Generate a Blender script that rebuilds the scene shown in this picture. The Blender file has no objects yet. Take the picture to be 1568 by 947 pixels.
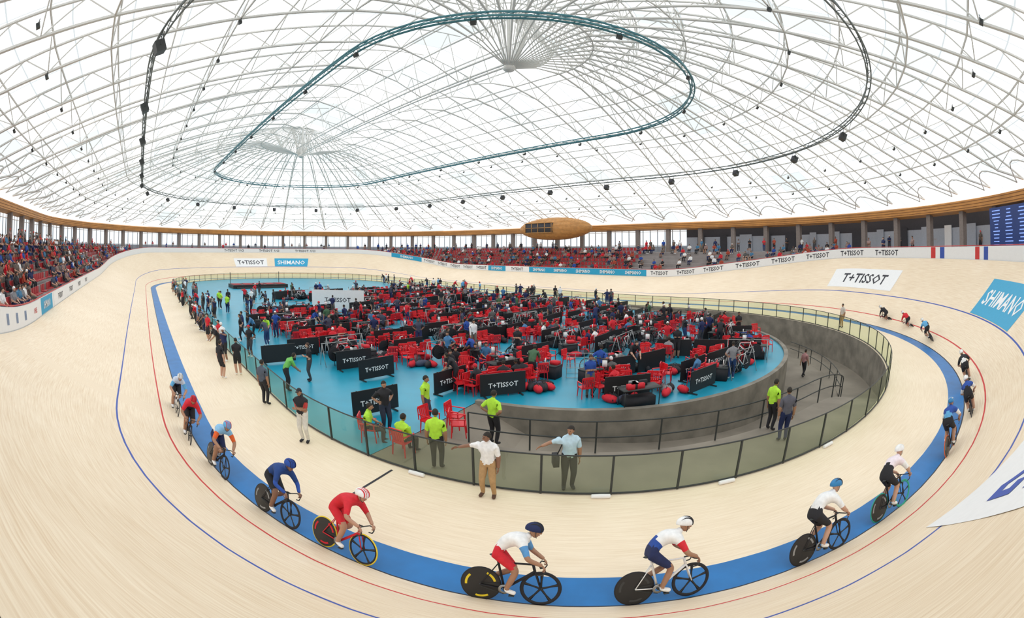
import bpy, numpy as np, math, random
from mathutils import Matrix, Vector
random.seed(7)
pi=math.pi;U=random.uniform
# ------------------------------------------------------------------ materials
def mat(name,col,rough=.6,var=.06,scale=6.,metal=0.,emit=0.):
    m=bpy.data.materials.get(name)
    if m: return m
    m=bpy.data.materials.new(name);m.use_nodes=True;nt=m.node_tree;b=nt.nodes['Principled BSDF']
    tc=nt.nodes.new('ShaderNodeTexCoord');n=nt.nodes.new('ShaderNodeTexNoise');n.inputs['Scale'].default_value=scale;n.inputs['Detail'].default_value=4
    nt.links.new(tc.outputs['Object'],n.inputs['Vector'])
    r=nt.nodes.new('ShaderNodeValToRGB');c=np.array(col[:3])
    r.color_ramp.elements[0].position=.3;r.color_ramp.elements[1].position=.7
    r.color_ramp.elements[0].color=(*np.clip(c*(1-var),0,1),1);r.color_ramp.elements[1].color=(*np.clip(c*(1+var),0,1),1)
    nt.links.new(n.outputs['Fac'],r.inputs['Fac']);nt.links.new(r.outputs['Color'],b.inputs['Base Color'])
    b.inputs['Roughness'].default_value=rough;b.inputs['Metallic'].default_value=metal
    if emit: nt.links.new(r.outputs['Color'],b.inputs['Emission Color']);b.inputs['Emission Strength'].default_value=emit
    return m
def cloth(c,rough=.75): return mat('cloth_%02x%02x%02x'%tuple(int(255*min(1,x)) for x in c),c,rough,.1,12)
def mat_wood(name,dk,lt):
    m=bpy.data.materials.new(name);m.use_nodes=True;nt=m.node_tree;b=nt.nodes['Principled BSDF'];L=nt.links
    a=nt.nodes.new('ShaderNodeAttribute');a.attribute_name='tuv'
    mp=nt.nodes.new('ShaderNodeMapping');mp.inputs['Scale'].default_value=(.5,16,1);L.new(a.outputs['Vector'],mp.inputs['Vector'])
    n=nt.nodes.new('ShaderNodeTexNoise');n.inputs['Scale'].default_value=1.6;n.inputs['Detail'].default_value=9;n.inputs['Roughness'].default_value=.72;L.new(mp.outputs[0],n.inputs['Vector'])
    r=nt.nodes.new('ShaderNodeValToRGB');e=r.color_ramp.elements
    e[0].position=.3;e[0].color=(*dk,1);e[1].position=.6;e[1].color=(*lt,1)
    L.new(n.outputs['Fac'],r.inputs['Fac'])
    n2=nt.nodes.new('ShaderNodeTexNoise');n2.inputs['Scale'].default_value=.25;n2.inputs['Detail'].default_value=5;L.new(a.outputs['Vector'],n2.inputs['Vector'])
    r2=nt.nodes.new('ShaderNodeValToRGB');e=r2.color_ramp.elements;e[0].position=.3;e[0].color=(.93,.91,.88,1);e[1].position=.7;e[1].color=(1,1,1,1);L.new(n2.outputs['Fac'],r2.inputs['Fac'])
    mx=nt.nodes.new('ShaderNodeMix');mx.data_type='RGBA';mx.blend_type='MULTIPLY';mx.inputs[0].default_value=1
    L.new(r.outputs[0],mx.inputs[6]);L.new(r2.outputs[0],mx.inputs[7]);L.new(mx.outputs[2],b.inputs['Base Color'])
    b.inputs['Roughness'].default_value=.5;b.inputs['Specular IOR Level'].default_value=.3
    return m
def mat_glass():
    m=bpy.data.materials.new('fence_glass');m.use_nodes=True;nt=m.node_tree;nt.nodes.clear()
    o=nt.nodes.new('ShaderNodeOutputMaterial');t=nt.nodes.new('ShaderNodeBsdfTransparent');g=nt.nodes.new('ShaderNodeBsdfGlossy');d=nt.nodes.new('ShaderNodeBsdfDiffuse')
    t.inputs[0].default_value=(.78,.85,.70,1);g.inputs[0].default_value=(1,1,1,1);g.inputs['Roughness'].default_value=.05;d.inputs[0].default_value=(.45,.52,.36,1)
    a=nt.nodes.new('ShaderNodeMixShader');a.inputs[0].default_value=.06;b=nt.nodes.new('ShaderNodeMixShader');b.inputs[0].default_value=.04
    nt.links.new(t.outputs[0],a.inputs[1]);nt.links.new(d.outputs[0],a.inputs[2]);nt.links.new(a.outputs[0],b.inputs[1]);nt.links.new(g.outputs[0],b.inputs[2]);nt.links.new(b.outputs[0],o.inputs[0])
    return m
def mat_roof():  # membrane is no lamp: emission stands in for daylight coming through it
    m=bpy.data.materials.new('roof_membrane_glow');m.use_nodes=True;nt=m.node_tree;nt.nodes.clear()
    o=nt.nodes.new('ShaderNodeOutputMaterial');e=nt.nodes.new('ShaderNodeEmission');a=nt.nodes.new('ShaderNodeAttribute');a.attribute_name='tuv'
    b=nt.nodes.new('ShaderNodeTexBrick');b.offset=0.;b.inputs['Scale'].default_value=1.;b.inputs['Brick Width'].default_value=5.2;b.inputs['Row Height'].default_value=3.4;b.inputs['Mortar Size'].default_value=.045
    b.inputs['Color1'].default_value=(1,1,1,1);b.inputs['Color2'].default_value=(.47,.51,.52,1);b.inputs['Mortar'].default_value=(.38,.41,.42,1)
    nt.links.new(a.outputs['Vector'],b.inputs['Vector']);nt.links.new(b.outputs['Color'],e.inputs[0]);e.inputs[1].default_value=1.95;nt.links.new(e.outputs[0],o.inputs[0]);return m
# ------------------------------------------------------------------ mesh builder
class MB:
    def __init__(s): s.v=[];s.f=[];s.m=[];s.n=0;s.mats=[];s.uv=[]
    def mi(s,m):
        if m not in s.mats:s.mats.append(m)
        return s.mats.index(m)
    def add(s,v,f,m,uv=None):
        v=np.asarray(v,float).reshape(-1,3);s.v.append(v);k=s.n
        s.f+= [tuple(i+k for i in q) for q in f]
        if isinstance(m,list): s.m+=[s.mi(x) for x in m]
        else: s.m+=[s.mi(m)]*len(f)
        s.uv.append(np.zeros((len(v),3)) if uv is None else np.asarray(uv,float));s.n+=len(v)
    def merge(s,o,M=None,recolor=None):
        v=np.concatenate(o.v)
        if M is not None: M=np.array(M);v=v@M[:3,:3].T+M[:3,3]
        k=s.n;s.v.append(v);s.uv.append(np.concatenate(o.uv))
        mp=[s.mi(recolor.get(x,x) if recolor else x) for x in o.mats]
        s.f+=[tuple(i+k for i in q) for q in o.f];s.m+=[mp[i] for i in o.m];s.n+=len(v)
    def tube(s,a,b,r0,r1=None,n=6,m=None,cap=True):
        s.poly([a,b],[r0,r0 if r1 is None else r1],n,m,cap)
    def poly(s,P,R,n=6,m=None,cap=True,closed=False):
        P=[np.asarray(p,float) for p in P]
        if not hasattr(R,'__len__'): R=[R]*len(P)
        V=[];N=len(P);pu=None
        for i,p in enumerate(P):
            d=(P[(i+1)%N]-P[i-1]) if closed else (P[min(i+1,N-1)]-P[max(i-1,0)])
            d=d/(np.linalg.norm(d)+1e-12)
            if pu is None: pu=np.array([0,0,1.]) if abs(d[2])<.9 else np.array([1.,0,0])
            w=np.cross(d,pu);w/=np.linalg.norm(w)+1e-12;u=np.cross(w,d);pu=u
            for k in range(n):
                t=2*pi*k/n;V.append(p+R[i]*(math.cos(t)*u+math.sin(t)*w))
        F=[]
        for i in range(N if closed else N-1):
            j=(i+1)%N
            for k in range(n): F.append((i*n+k,i*n+(k+1)%n,j*n+(k+1)%n,j*n+k))
        if cap and not closed: F+=[tuple(range(n-1,-1,-1)),tuple(range((N-1)*n,N*n))]
        s.add(V,F,m)
    def box(s,c,sz,m,R=None):
        h=np.array(sz)/2;v=np.array([[x,y,z] for x in(-1,1) for y in(-1,1) for z in(-1,1)])*h
        if R is not None: v=v@np.array(R).T
        s.add(v+np.array(c),[(0,1,3,2),(4,6,7,5),(0,4,5,1),(2,3,7,6),(0,2,6,4),(1,5,7,3)],m)
    def ell(s,c,r,m,R=None,nu=10,nv=7,fn=None):
        V=[];F=[]
        for j in range(1,nv):
            a=pi*j/nv
            for i in range(nu):
                t=2*pi*i/nu;V.append([math.sin(a)*math.cos(t),math.sin(a)*math.sin(t),math.cos(a)])
        V+=[[0,0,1],[0,0,-1]];V=np.array(V)
        if fn: V=fn(V)
        V=V*np.array(r)
        if R is not None: V=V@np.array(R).T
        for j in range(nv-2):
            for i in range(nu): F.append((j*nu+i,(j+1)*nu+i,(j+1)*nu+(i+1)%nu,j*nu+(i+1)%nu))
        T=(nv-1)*nu
        for i in range(nu): F+=[(T,i,(i+1)%nu),(T+1,(nv-2)*nu+(i+1)%nu,(nv-2)*nu+i)]
        s.add(V+np.array(c),F,m)
    def lathe(s,c,prof,N,m):
        """revolve (r,y) profile around the y axis through c"""
        K=len(prof);V=[]
        for i in range(N):
            a=2*pi*i/N
            for r,y in prof: V.append((c[0]+r*math.cos(a),c[1]+y,c[2]+r*math.sin(a)))
        F=[(i*K+k,i*K+k+1,((i+1)%N)*K+k+1,((i+1)%N)*K+k) for i in range(N) for k in range(K-1)]
        s.add(V,F,m)
    def obj(s,name,smooth=False,M=None,parent=None):
        me=bpy.data.meshes.new(name);V=np.concatenate(s.v);me.from_pydata(V.tolist(),[],s.f)
        for m in s.mats: me.materials.append(m)
        me.polygons.foreach_set('material_index',s.m)
        me.polygons.foreach_set('use_smooth',[smooth]*len(s.f))
        a=me.attributes.new('tuv','FLOAT_VECTOR','POINT');a.data.foreach_set('vector',np.concatenate(s.uv).ravel())
        me.update();o=bpy.data.objects.new(name,me);bpy.context.scene.collection.objects.link(o)
        if M is not None:o.matrix_world=M
        if parent:o.parent=parent
        return o
def xf(x,y,z,h,roll=0.):
    return Matrix.Translation((x,y,z))@Matrix.Rotation(h,4,'Z')@Matrix.Rotation(roll,4,'X')
# ------------------------------------------------------------------ layout constants
R=22.576;A=27.03;ZT=4.9;ZS=2.29;WT=5.62;WS=7.765;BW=.8;RF=18.6;AR=20.76;RB=40.3
def station(s,a=A,r=R):
    T=pi*r;P=2*T+4*a;s=s%P
    if s<T: an=-pi/2+s/r;return a,math.cos(an),math.sin(an)
    s-=T
    if s<2*a: return a-s,0.,1.
    s-=2*a
    if s<T: an=pi/2+s/r;return -a,math.cos(an),math.sin(an)
    s-=T;return -a+s,0.,-1.
PER=2*pi*R+4*A;T=pi*R
def pt(s,rho,z,a=A,r=R):
    c,nx,ny=station(s,a,r);return np.array([c+nx*rho,ny*rho,z])
def rmat(s,a=A,r=R):
    c,nx,ny=station(s,a,r);return np.array([[nx,-ny,0],[ny,nx,0],[0,0,1]])
def bankt(s):
    s=s%PER
    if s<T: d=A+min(s,T-s)
    elif s<T+2*A: d=abs(s-T-A)
    elif s<2*T+2*A: q=s-T-2*A;d=A+min(q,T-q)
    else: d=abs(s-2*T-3*A)
    x=min(1,max(0,(d-18)/(43-18)));return x*x*(3-2*x)
def width(s): return WS+(WT-WS)*bankt(s)
def topz(s): return ZS+(ZT-ZS)*bankt(s)
def surf(s,m,off=0.):
    w=width(s);z=topz(s);zz=z*(max(0,m)/w)**1.12;sl=math.atan2(z,w)
    return pt(s,R+m-math.sin(sl)*off,zz+math.cos(sl)*off)
def stations(step,per=PER):
    n=int(per/step);return [per*i/n for i in range(n)]
def sweep(mb,SS,prof,mats,closed=True,a=A,r=R):
    V=[];UV=[];N=len(SS);K=None
    for s in SS:
        P=prof(s);K=len(P);l=0
        for i,(rh,z) in enumerate(P):
            V.append(pt(s,rh,z,a,r))
            if i: l+=math.hypot(rh-P[i-1][0],z-P[i-1][1])
            UV.append((s,l,0))
    F=[];M=[]
    for i in range(N if closed else N-1):
        j=(i+1)%N
        for k in range(K-1):
            F.append((i*K+k,i*K+k+1,j*K+k+1,j*K+k));M.append(mats[k])
    mb.add(V,F,M,UV)
wood=mat_wood('track_timber',(.74,.56,.37),(.94,.81,.63));apron=mat_wood('apron_timber',(.80,.65,.46),(.94,.81,.63))
black=mat('line_black',(.02,.02,.03));red=mat('line_red',(.6,.03,.03));bluel=mat('line_blue',(.03,.08,.4))
blue=mat('cote_azur_blue',(.008,.16,.45),.45,.12,1.5);floorb=mat('infield_blue_floor',(.010,.31,.46),.35,.08,.8)
conc=mat('concrete',(.22,.20,.165),.85,.3,1.2);corr=mat('corridor_floor',(.23,.20,.16),.8,.2,.6)
white=mat('white_paint',(.85,.85,.85),.5,.02);steel=mat('white_steel',(.68,.68,.65),.45,.03);teal=mat('teal_steel',(.06,.22,.26),.5,.05)
dark=mat('dark_metal',(.03,.035,.035),.5,.1);redp=mat('red_plastic',(.70,.015,.025),.4,.06)
# ------------------------------------------------------------------ track
SS=stations(1.0)
mb=MB()
def prof(s):
    w=width(s);ms=[.05,.86,.92,2.5,2.56,(2.56+w)/2,w]
    return [(RF-.1,0),(R-BW,0),(R,0.0)]+[(R+m,topz(s)*(m/w)**1.12) for m in ms]
sweep(mb,SS,prof,[apron,blue,black,wood,red,wood,bluel,wood,wood])
mb.box((33.45,-18.9,.004),(.07,2.2,.004),black,[[math.cos(.35),-math.sin(.35),0],[math.sin(.35),math.cos(.35),0],[0,0,1]])
mb.obj('velodrome_track')
TC={}
def textmesh(body):
    if body in TC:return TC[body]
    c=bpy.data.curves.new('t','FONT');c.body=body;c.offset=.018;c.resolution_u=1
    o=bpy.data.objects.new('t',c);bpy.context.scene.collection.objects.link(o);bpy.context.view_layer.update()
    me=o.to_mesh();V=np.array([v.co[:] for v in me.vertices]);F=[tuple(p.vertices) for p in me.polygons];o.to_mesh_clear()
    bpy.data.objects.remove(o);h=V[:,1].max()-V[:,1].min();V[:,1]-=(V[:,1].max()+V[:,1].min())/2;V[:,0]-=(V[:,0].max()+V[:,0].min())/2
    V=V/h;TC[body]=(V,F);return TC[body]
def decal(name,s0,s1,m0,m1,bg,body=None,tm=None,th=.5,sg=-1,skew=0.,rise=0.):
    mb=MB();n=12;V=[];F=[]
    P=lambda a,b,o:surf(s0+(s1-s0)*a-skew*(m1-m0)*b,m0+(m1-m0)*b+rise*a,o)
    for i in range(n+1):
        for j in range(5):V.append(P(i/n,j/4,.015))
    for i in range(n):
        for j in range(4):F.append((i*5+j,i*5+j+1,i*5+j+6,i*5+j+5))
    mb.add(V,F,bg)
    if body:
        v,f=textmesh(body);tw=v[:,0].max()*2
        k=min((m1-m0)*th,(s1-s0)*.86/tw)
        mb.add([P(.5+sg*x*k/(s1-s0),.5-sg*y*k/(m1-m0)*1.,.024) for x,y,_ in v],f,tm)
    return mb.obj(name)
sb=mat('banner_blue',(.015,.34,.58),.5,.03)
decal('track_advert_decal',50.2,57.6,2.9,4.6,white,'T+TISSOT',black,.5)
decal('track_advert_decal',33.3,39.3,2.6,4.6,sb,'SHIMANO',white,.5)
decal('track_advert_decal',156.5,163,2.6,4.4,white,'T+TISSOT',black,.5)
decal('track_advert_decal',148.5,155,2.6,4.4,sb,'SHIMANO',white,.5)
decal('track_advert_decal',18.2,25,2.1,4.8,white,'CYCLING',bluel,.42,sg=-1,skew=.75,rise=2.)
# ------------------------------------------------------------------ infield
s0=.085*T;s1=T+7
sst=lambda x:(lambda q:q*q*(3-2*q))(min(1,max(0,x)))
def pe(s): return 12.8+2.7*max(0,min(1,(s/T-.8)/.22))
def dep(s):
    x=s/T;d=min(1,max(0,(x-.088)/.05))*1.0+1.1*max(0,min(1,(x-.15)/.35))
    if x>.8: d*=max(0.05,(s1-s)/(s1-.8*T))
    return d
def wdep(s): return dep(s)*sst((s/T-.36)/.2)
RO=16.1
mb=MB()
SC=[s0+(s1-s0)*i/80 for i in range(81)]
sweep(mb,SC,lambda s:[(pe(s)-.25,.0),(pe(s)-.25,.1),(pe(s),.1),(pe(s),-dep(s)-.02),(RO,-dep(s)-.02),(RO,-wdep(s)-.015),(RF-.12,-wdep(s)-.015),(RF-.12,0)],[conc,conc,conc,corr,conc,corr,conc],closed=False)
mb.obj('sunken_access_corridor')
mb=MB()
SI=[s1+(PER+s0-s1)*i/150 for i in range(151)]
sweep(mb,SI,lambda s:[(0,0),(RF-.1,0)],[floorb],closed=False)
sweep(mb,SC,lambda s:[(0,0),(pe(s)-.2,0)],[floorb],closed=False)
mb.obj('floor')
# ------------------------------------------------------------------ glass fence
glass=mat_glass()
mb=MB();S2=stations(1.0)
sweep(mb,S2,lambda s:[(RF,.04),(RF,1.08)],[glass])
for s in stations(2.0): mb.box(pt(s,RF,.55),(.05,.05,1.1),dark,rmat(s))
mb.poly([pt(s,RF,1.1) for s in S2],.022,6,dark,closed=True);mb.poly([pt(s,RF,.04) for s in S2],.03,6,dark,closed=True)
mb.obj('glass_infield_fence')
mb=MB();SR=[T*.12+(T*.62)*i/50 for i in range(51)]
for h in(.5,1.0): mb.poly([pt(s,RO+.05,h-wdep(s)) for s in SR],.024,6,dark)
for s in SR[::3]: mb.tube(pt(s,RO+.05,-wdep(s)),pt(s,RO+.05,1-wdep(s)),.028,m=dark)
mb.obj('corridor_handrail')
for x,y in((33.7,-17.5),(37.7,-15.2),(40.2,-13.2),(42.6,-10.1)):
    mb=MB();mb.lathe((0,0,.0),[(.0,-.24),(.055,-.22),(.06,0),(.055,.22),(.0,.24)],12,white);an=math.atan2(y,x-A);rr=RF+.16
    mb.obj('foam_lane_marker',M=xf(A+math.cos(an)*rr,math.sin(an)*rr,.055,an))
# ------------------------------------------------------------------ perimeter board
mb=MB()
sweep(mb,SS,lambda s:[(R+width(s)+.04,topz(s)-.4),(R+width(s)+.04,topz(s)+.88),(R+width(s)+.12,topz(s)+.88),(R+width(s)+.12,topz(s)-.4)],[white]*3)
mb.poly([pt(s,R+width(s)+.08,topz(s)+.93) for s in SS],.03,5,mat('rail_red',(.5,.05,.05)),closed=True)
mb.obj('perimeter_board')
def board(s0,s1,bg,body,tm,rep,h=.45,lift=.45):
    mb=MB();n=max(2,int(abs(s1-s0)/1.0));SSS=[s0+(s1-s0)*i/n for i in range(n+1)]
    sweep(mb,SSS,lambda s:[(R+width(s)+.03,topz(s)+.03),(R+width(s)+.03,topz(s)+.86)],[bg],closed=False)
    if body:
        v,f=textmesh(body)
        for i in range(rep):
            sc=s0+(s1-s0)*(i+.5)/rep
            mb.add([pt(sc-x*h*.85,R+width(sc-x*h*.85)+.012,topz(sc-x*h*.85)+lift+y*h) for x,y,_ in v],f,tm)
    mb.obj('advertising_banner')
board(T+10,T+30,sb,'SHIMANO',white,5,.48)
board(T-20,T+10,white,'T+TISSOT',black,8,.50)
board(T+30,T+35,white,'T+TISSOT',black,1,.5)
board(T+35,T+39,sb,'SHIMANO',white,1,.5)
board(T+39,T+56,white,'T+TISSOT',black,5,.5)
board(T+56,T+62,sb,'SHIMANO',white,1,.5)
lg=mat('logo_grayblue',(.15,.25,.45))
board(PER-13.5,PER-10,sb,'SHIMANO',white,1,.4)
board(PER-10,PER-7,white,'CHILE',red,1,.25)
board(PER-7,PER+1,white,'IIII',lg,4,.4)
board(PER-34,PER-14,white,'T+TISSOT',black,4,.36)
board(T+75,T+95,white,'T+TISSOT  UCI',black,3,.5)
for k,(sa,cc) in enumerate(((T-23,red),(T-24.0,bluel),(T-28,red),(T-29,bluel))): board(sa-.5,sa,cc,None,None,0)
# ------------------------------------------------------------------ stands + concourse + wall
seatconc=mat('stand_concrete',(.30,.27,.26),.8,.1,1.);timber=mat('laminated_timber',(.62,.28,.07),.5,.15,.7)
Z1=5.4
def rows(s,n=6):
    r0=R+width(s)+.14;z0=topz(s)+.05;return [(r0+.5+(36.8-r0-.5)*i/n,z0+(Z1-z0)*(i+1)/n,(36.8-r0-.5)/n) for i in range(n)]
def sprof(s):
    r0=R+width(s)+.14;z0=topz(s)+.05;P=[(r0,z0-.6),(r0,z0)];z=z0
    for (ra,zz,d) in rows(s): P+=[(ra,z),(ra,zz)];z=zz
    return P+[(43,Z1)]
mb=MB();n=len(sprof(0))-1;sweep(mb,SS,sprof,[seatconc]*n);mb.obj('grandstand_terrace')
mb=MB();seatr=mat('seat_red',(.38,.02,.025),.5)
for s in stations(.62):
    if bankt(s)<.93 and not(T-40<s<T+13):
        for (ra,zz,d) in rows(s):
            if random.random()<.06: continue
            Rm=rmat(s);mb.box(pt(s,ra+.35,zz+.25),(.4,.45,.05),seatr,Rm);mb.box(pt(s,ra+.56,zz+.45),(.05,.45,.4),seatr,Rm)
mb.obj('grandstand_seats')
AB=AR;PB=2*pi*RB+4*AB;SB=stations(2.6,PB)
mb=MB();sweep(mb,SB,lambda s:[(RB-.4,8.9),(RB-.4,9.7),(RB+.9,9.9),(RB+.9,8.7),(RB-.4,8.9)],[timber]*4,a=AB,r=RB)
for z in(9.05,9.3,9.55): mb.poly([pt(s,RB-.42,z,AB,RB) for s in SB],.02,4,mat('beam_joint',(.25,.1,.03)),closed=True)
mb.obj('timber_ring_beam')
colm=mat('column_concrete',(.24,.20,.18),.7,.1)
mb=MB()
for s in stations(5.2,PB): mb.box(pt(s,RB+.2,7.1,AB,RB),(.6,.6,3.6),colm,rmat(s,AB,RB))
mb.obj('concourse_columns')
mb=MB();mul=mat('mullion_gray',(.35,.37,.4))
for s in stations(1.3,PB): mb.box(pt(s,RB+2.6,7.4,AB,RB),(.1,.12,4),mul,rmat(s,AB,RB))
for z in(6.4,8.6): mb.poly([pt(s,RB+2.6,z,AB,RB) for s in SB],.06,5,white,closed=True)
mb.obj('window_frames')
mb=MB();gray=mat('panel_wall',(.42,.46,.53),.6,.05);blk=mat('interior_dark',(.05,.05,.06),.8);orange=mat('orange_panel',(.5,.16,.04))
sweep(mb,SB,lambda s:[(RB+2.9,5.3),(RB+2.9,6.3)],[gray],a=AB,r=RB)
W0=pi*RB*.3;W1=pi*RB*1.02
sweep(mb,[W0+(W1-W0)*i/40 for i in range(41)],lambda s:[(RB+2.4,5.3),(RB+2.4,7.6),(RB+2.4,9.2)],[gray,blk],closed=False,a=AB,r=RB)
for i in range(26):
    s=W0+(W1-W0)*(i+.3)/26;mb.box(pt(s,RB+2.2,6.6,AB,RB),(.15,U(.6,2.0),2.5),random.choice([orange,blk,gray,white,blk,gray]),rmat(s,AB,RB))
mb.obj('wall_concourse')
# ------------------------------------------------------------------ roof
def zr(r): return 24.0-13.9*(min(r,44)/41.)**1.35
def dp(r): return 1.35+3.2*math.exp(-(r/4.5)**1.5)-.5*max(0,(r-30)/11)
mb=MB();RR=[0,2,5,9,13.5,18,22,26,30,34,38,41,44]
sweep(mb,SB,lambda s:[(r,zr(r)+.14) for r in RR],[mat_roof()]*12,a=AB,r=RB);mb.obj('ceiling')
ribs=[];NT=24;NS=8
for i in range(NT):ribs.append((AB,-pi/2+pi*i/NT))
for i in range(NS):ribs.append((AB-2*AB*i/NS,pi/2))
for i in range(NT):ribs.append((-AB,pi/2+pi*i/NT))
for i in range(NS):ribs.append((-AB+2*AB*i/NS,-pi/2))
def rp(c,an,r,z): return np.array([c+math.cos(an)*r,math.sin(an)*r,z])
RN=[.5,3.2,6.4,9.8,13.2,16.6,20,23.4,26.8,30.2,33.6,37,40.2]
mb=MB();nR=len(ribs)
for (c,an) in ribs:
    top=[rp(c,an,r,zr(r)-.08) for r in RN];bot=[rp(c,an,r,zr(r)-dp(r)) for r in RN]
    mb.poly(top,[.045]*2+[.082]*11,6,steel);mb.poly(bot[:-1]+[top[-1]],[.05]*2+[.094]*11,6,steel)
    for k in range(len(RN)-2):
        mid=(RN[k]+RN[k+1])/2;tp=rp(c,an,mid,zr(mid)-.08)
        mb.tube(bot[k],tp,.038,n=5,m=steel,cap=False);mb.tube(tp,bot[k+1],.038,n=5,m=steel,cap=False)
for k in range(1,len(RN)-1):
    r=RN[k]
    T1=[rp(c,an,r,zr(r)-.08) for c,an in ribs];B1=[rp(c,an,r,zr(r)-dp(r)) for c,an in ribs]
    mb.poly(T1,.062,5,steel,closed=True)
    if k%2==0 and k<11: mb.poly(B1,.062,5,steel,closed=True)
    if k>=3:
        for i in range(nR):
            j=(i+1)%nR;tm=(T1[i]+T1[j])/2
            mb.tube(B1[i],tm,.038,n=4,m=steel,cap=False);mb.tube(tm,B1[j],.038,n=4,m=steel,cap=False)
for i in range(0,nR):
    j=(i+1)%nR;P=[];(c0,a0),(c1,a1)=ribs[i],ribs[j]
    if abs(a1-a0)>3: a1=a0 if i!=nR-1 else -pi/2
    if i==NT+NS+NT-1: a1=3*pi/2
    for q in range(9):
        a_=q/8;r=39.3-2.3*math.sin(pi*a_);P.append(rp(c0+(c1-c0)*a_,a0+(a1-a0)*a_,r,zr(r)-.75))
    mb.poly(P,.06,5,steel)
for sgn in(1,-1):
    mb.tube((sgn*AB,0,19.4),(sgn*AB,0,24),.16,n=8,m=steel);mb.ell((sgn*AB,0,19.4),(.5,.5,.3),steel)
for y,z in((0,23.9),(-.9,20.4),(.9,20.4),(0,19.6)): mb.tube((-AB,y,z),(AB,y,z),.09,n=6,m=steel)
mb.obj('roof_truss')
def ringcat(r,z,m,w=.16,tr=.045):
    mb=MB();P=stations(1.3,2*pi*r+4*AB)
    for dr,dz in((-w,0),(w,0),(0,.3)): mb.poly([pt(s,r+dr,z+dz,AB,r) for s in P],tr,5,m,closed=True)
    for i,s in enumerate(P):
        mb.tube(pt(s,r-w,z,AB,r),pt(s,r+w,z,AB,r),.02,n=4,m=m);q=P[(i+1)%len(P)]
        mb.tube(pt(s,r-w,z,AB,r),pt(q,r,z+.3,AB,r),.02,n=4,m=m);mb.tube(pt(s,r+w,z,AB,r),pt(q,r,z+.3,AB,r),.02,n=4,m=m)
    for s in P[::4]: mb.tube(pt(s,r,z,AB,r),pt(s,r,zr(r)-dp(r),AB,r),.02,n=4,m=steel)
    mb.obj('lighting_catwalk')
ringcat(13.287,16.5,teal,.15,.06);ringcat(24.33,14.0,mat('gray_steel',(.12,.15,.15),.5),.12,.045)
mb=MB();lens=mat('lamp_glass',(.8,.8,.75),.2)
def fixture(mb,s,r,z,sz):
    Rm=rmat(s,AB,r)@np.array([[math.cos(.5),0,math.sin(.5)],[0,1,0],[-math.sin(.5),0,math.cos(.5)]])
    mb.box(pt(s,r,z-sz*1.1,AB,r),(sz*.8,sz,sz*.9),dark,Rm);mb.box(pt(s,r,z-sz*1.1,AB,r)+Rm@np.array([-sz*.42,0,0]),(.03,sz*.8,sz*.7),lens if sz<.3 else blk,Rm)
    for d in(-.5,.5): mb.tube(pt(s,r,z,AB,r)+Rm@np.array([0,d*sz,0]),pt(s,r,z-sz*1.1,AB,r)+Rm@np.array([0,d*sz*1.1,0]),.02,n=4,m=dark)
P2=2*pi*24.33+4*AB
for s in stations(8.5,P2): 
    s=s+4;c,nx,ny=station(s,AB,24.33)
    if c>0 and ny<.3 and nx>.2: continue
    fixture(mb,s,24.33,14.0,.55)
for s in stations(7,2*pi*13.287+4*AB): fixture(mb,s+1,13.287,16.5,.26)
for r in(20.,30.2,33.6):
    for s in stations(5.5,2*pi*r+4*AB): fixture(mb,s,r,zr(r)-dp(r),.22)
mb.obj('stadium_floodlights')
# ------------------------------------------------------------------ commentary pod, screens
mb=MB();podw=mat('pod_timber',(.55,.28,.09),.5,.2,2.)
mb.ell((0,0,0),(7.2,2.2,1.85),podw,None,40,20)
for k in range(-8,9):
    z=k*.2;w=math.sqrt(max(0,1-(z/1.85)**2))
    mb.poly([(7.2*w*math.cos(2*pi*i/36)*1.003,2.2*w*math.sin(2*pi*i/36)*1.01,z) for i in range(36)],.025,4,timber,closed=True)
mb.box((-1.6,-1.75,.1),(5.6,1.0,1.5),blk)
for i in range(5): mb.box((-4.3+i*1.35,-2.28,.1),(.1,.06,1.6),podw)
for z in(-.68,.1,.88): mb.box((-1.6,-2.28,z),(5.7,.06,.09),podw)
for x in(-3,0,3): mb.tube((x,1.5,.5),(x,4.2,.3),.12,m=steel)
mb.obj('commentary_pod',True,Matrix.Translation((-2,35.6,9.2)))
mb=MB();scr=mat('screen_glow',(.45,.75,.9),.3,.05,2,emit=.5)
mb.box((0,0,0),(.4,4.2,2.4),dark);mb.box((.22,0,0),(.05,3.6,1.8),scr)
for y in(-1.5,1.5): mb.tube((0,y,1.2),(-1.6,y,3.4),.05,m=steel)
mb.obj('video_screen',M=xf(-63.0,7.2,10.4,-.2))
mb=MB();led=mat('led_board',(.008,.03,.14),.3,emit=.3);ledt=mat('led_text',(.25,.4,.9),.3,emit=.6)
mb.box((0,0,0),(.3,6,3.2),led)
for i in range(11):
    for y0 in(-2.6,-.6,1.4): mb.box((-.17,y0+.5,1.35-i*.26),(.02,U(.5,1.3),.07),ledt)
mb.obj('results_scoreboard',M=xf(58.6,12.4,7.1,math.atan2(12.2,59-AB)))
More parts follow.
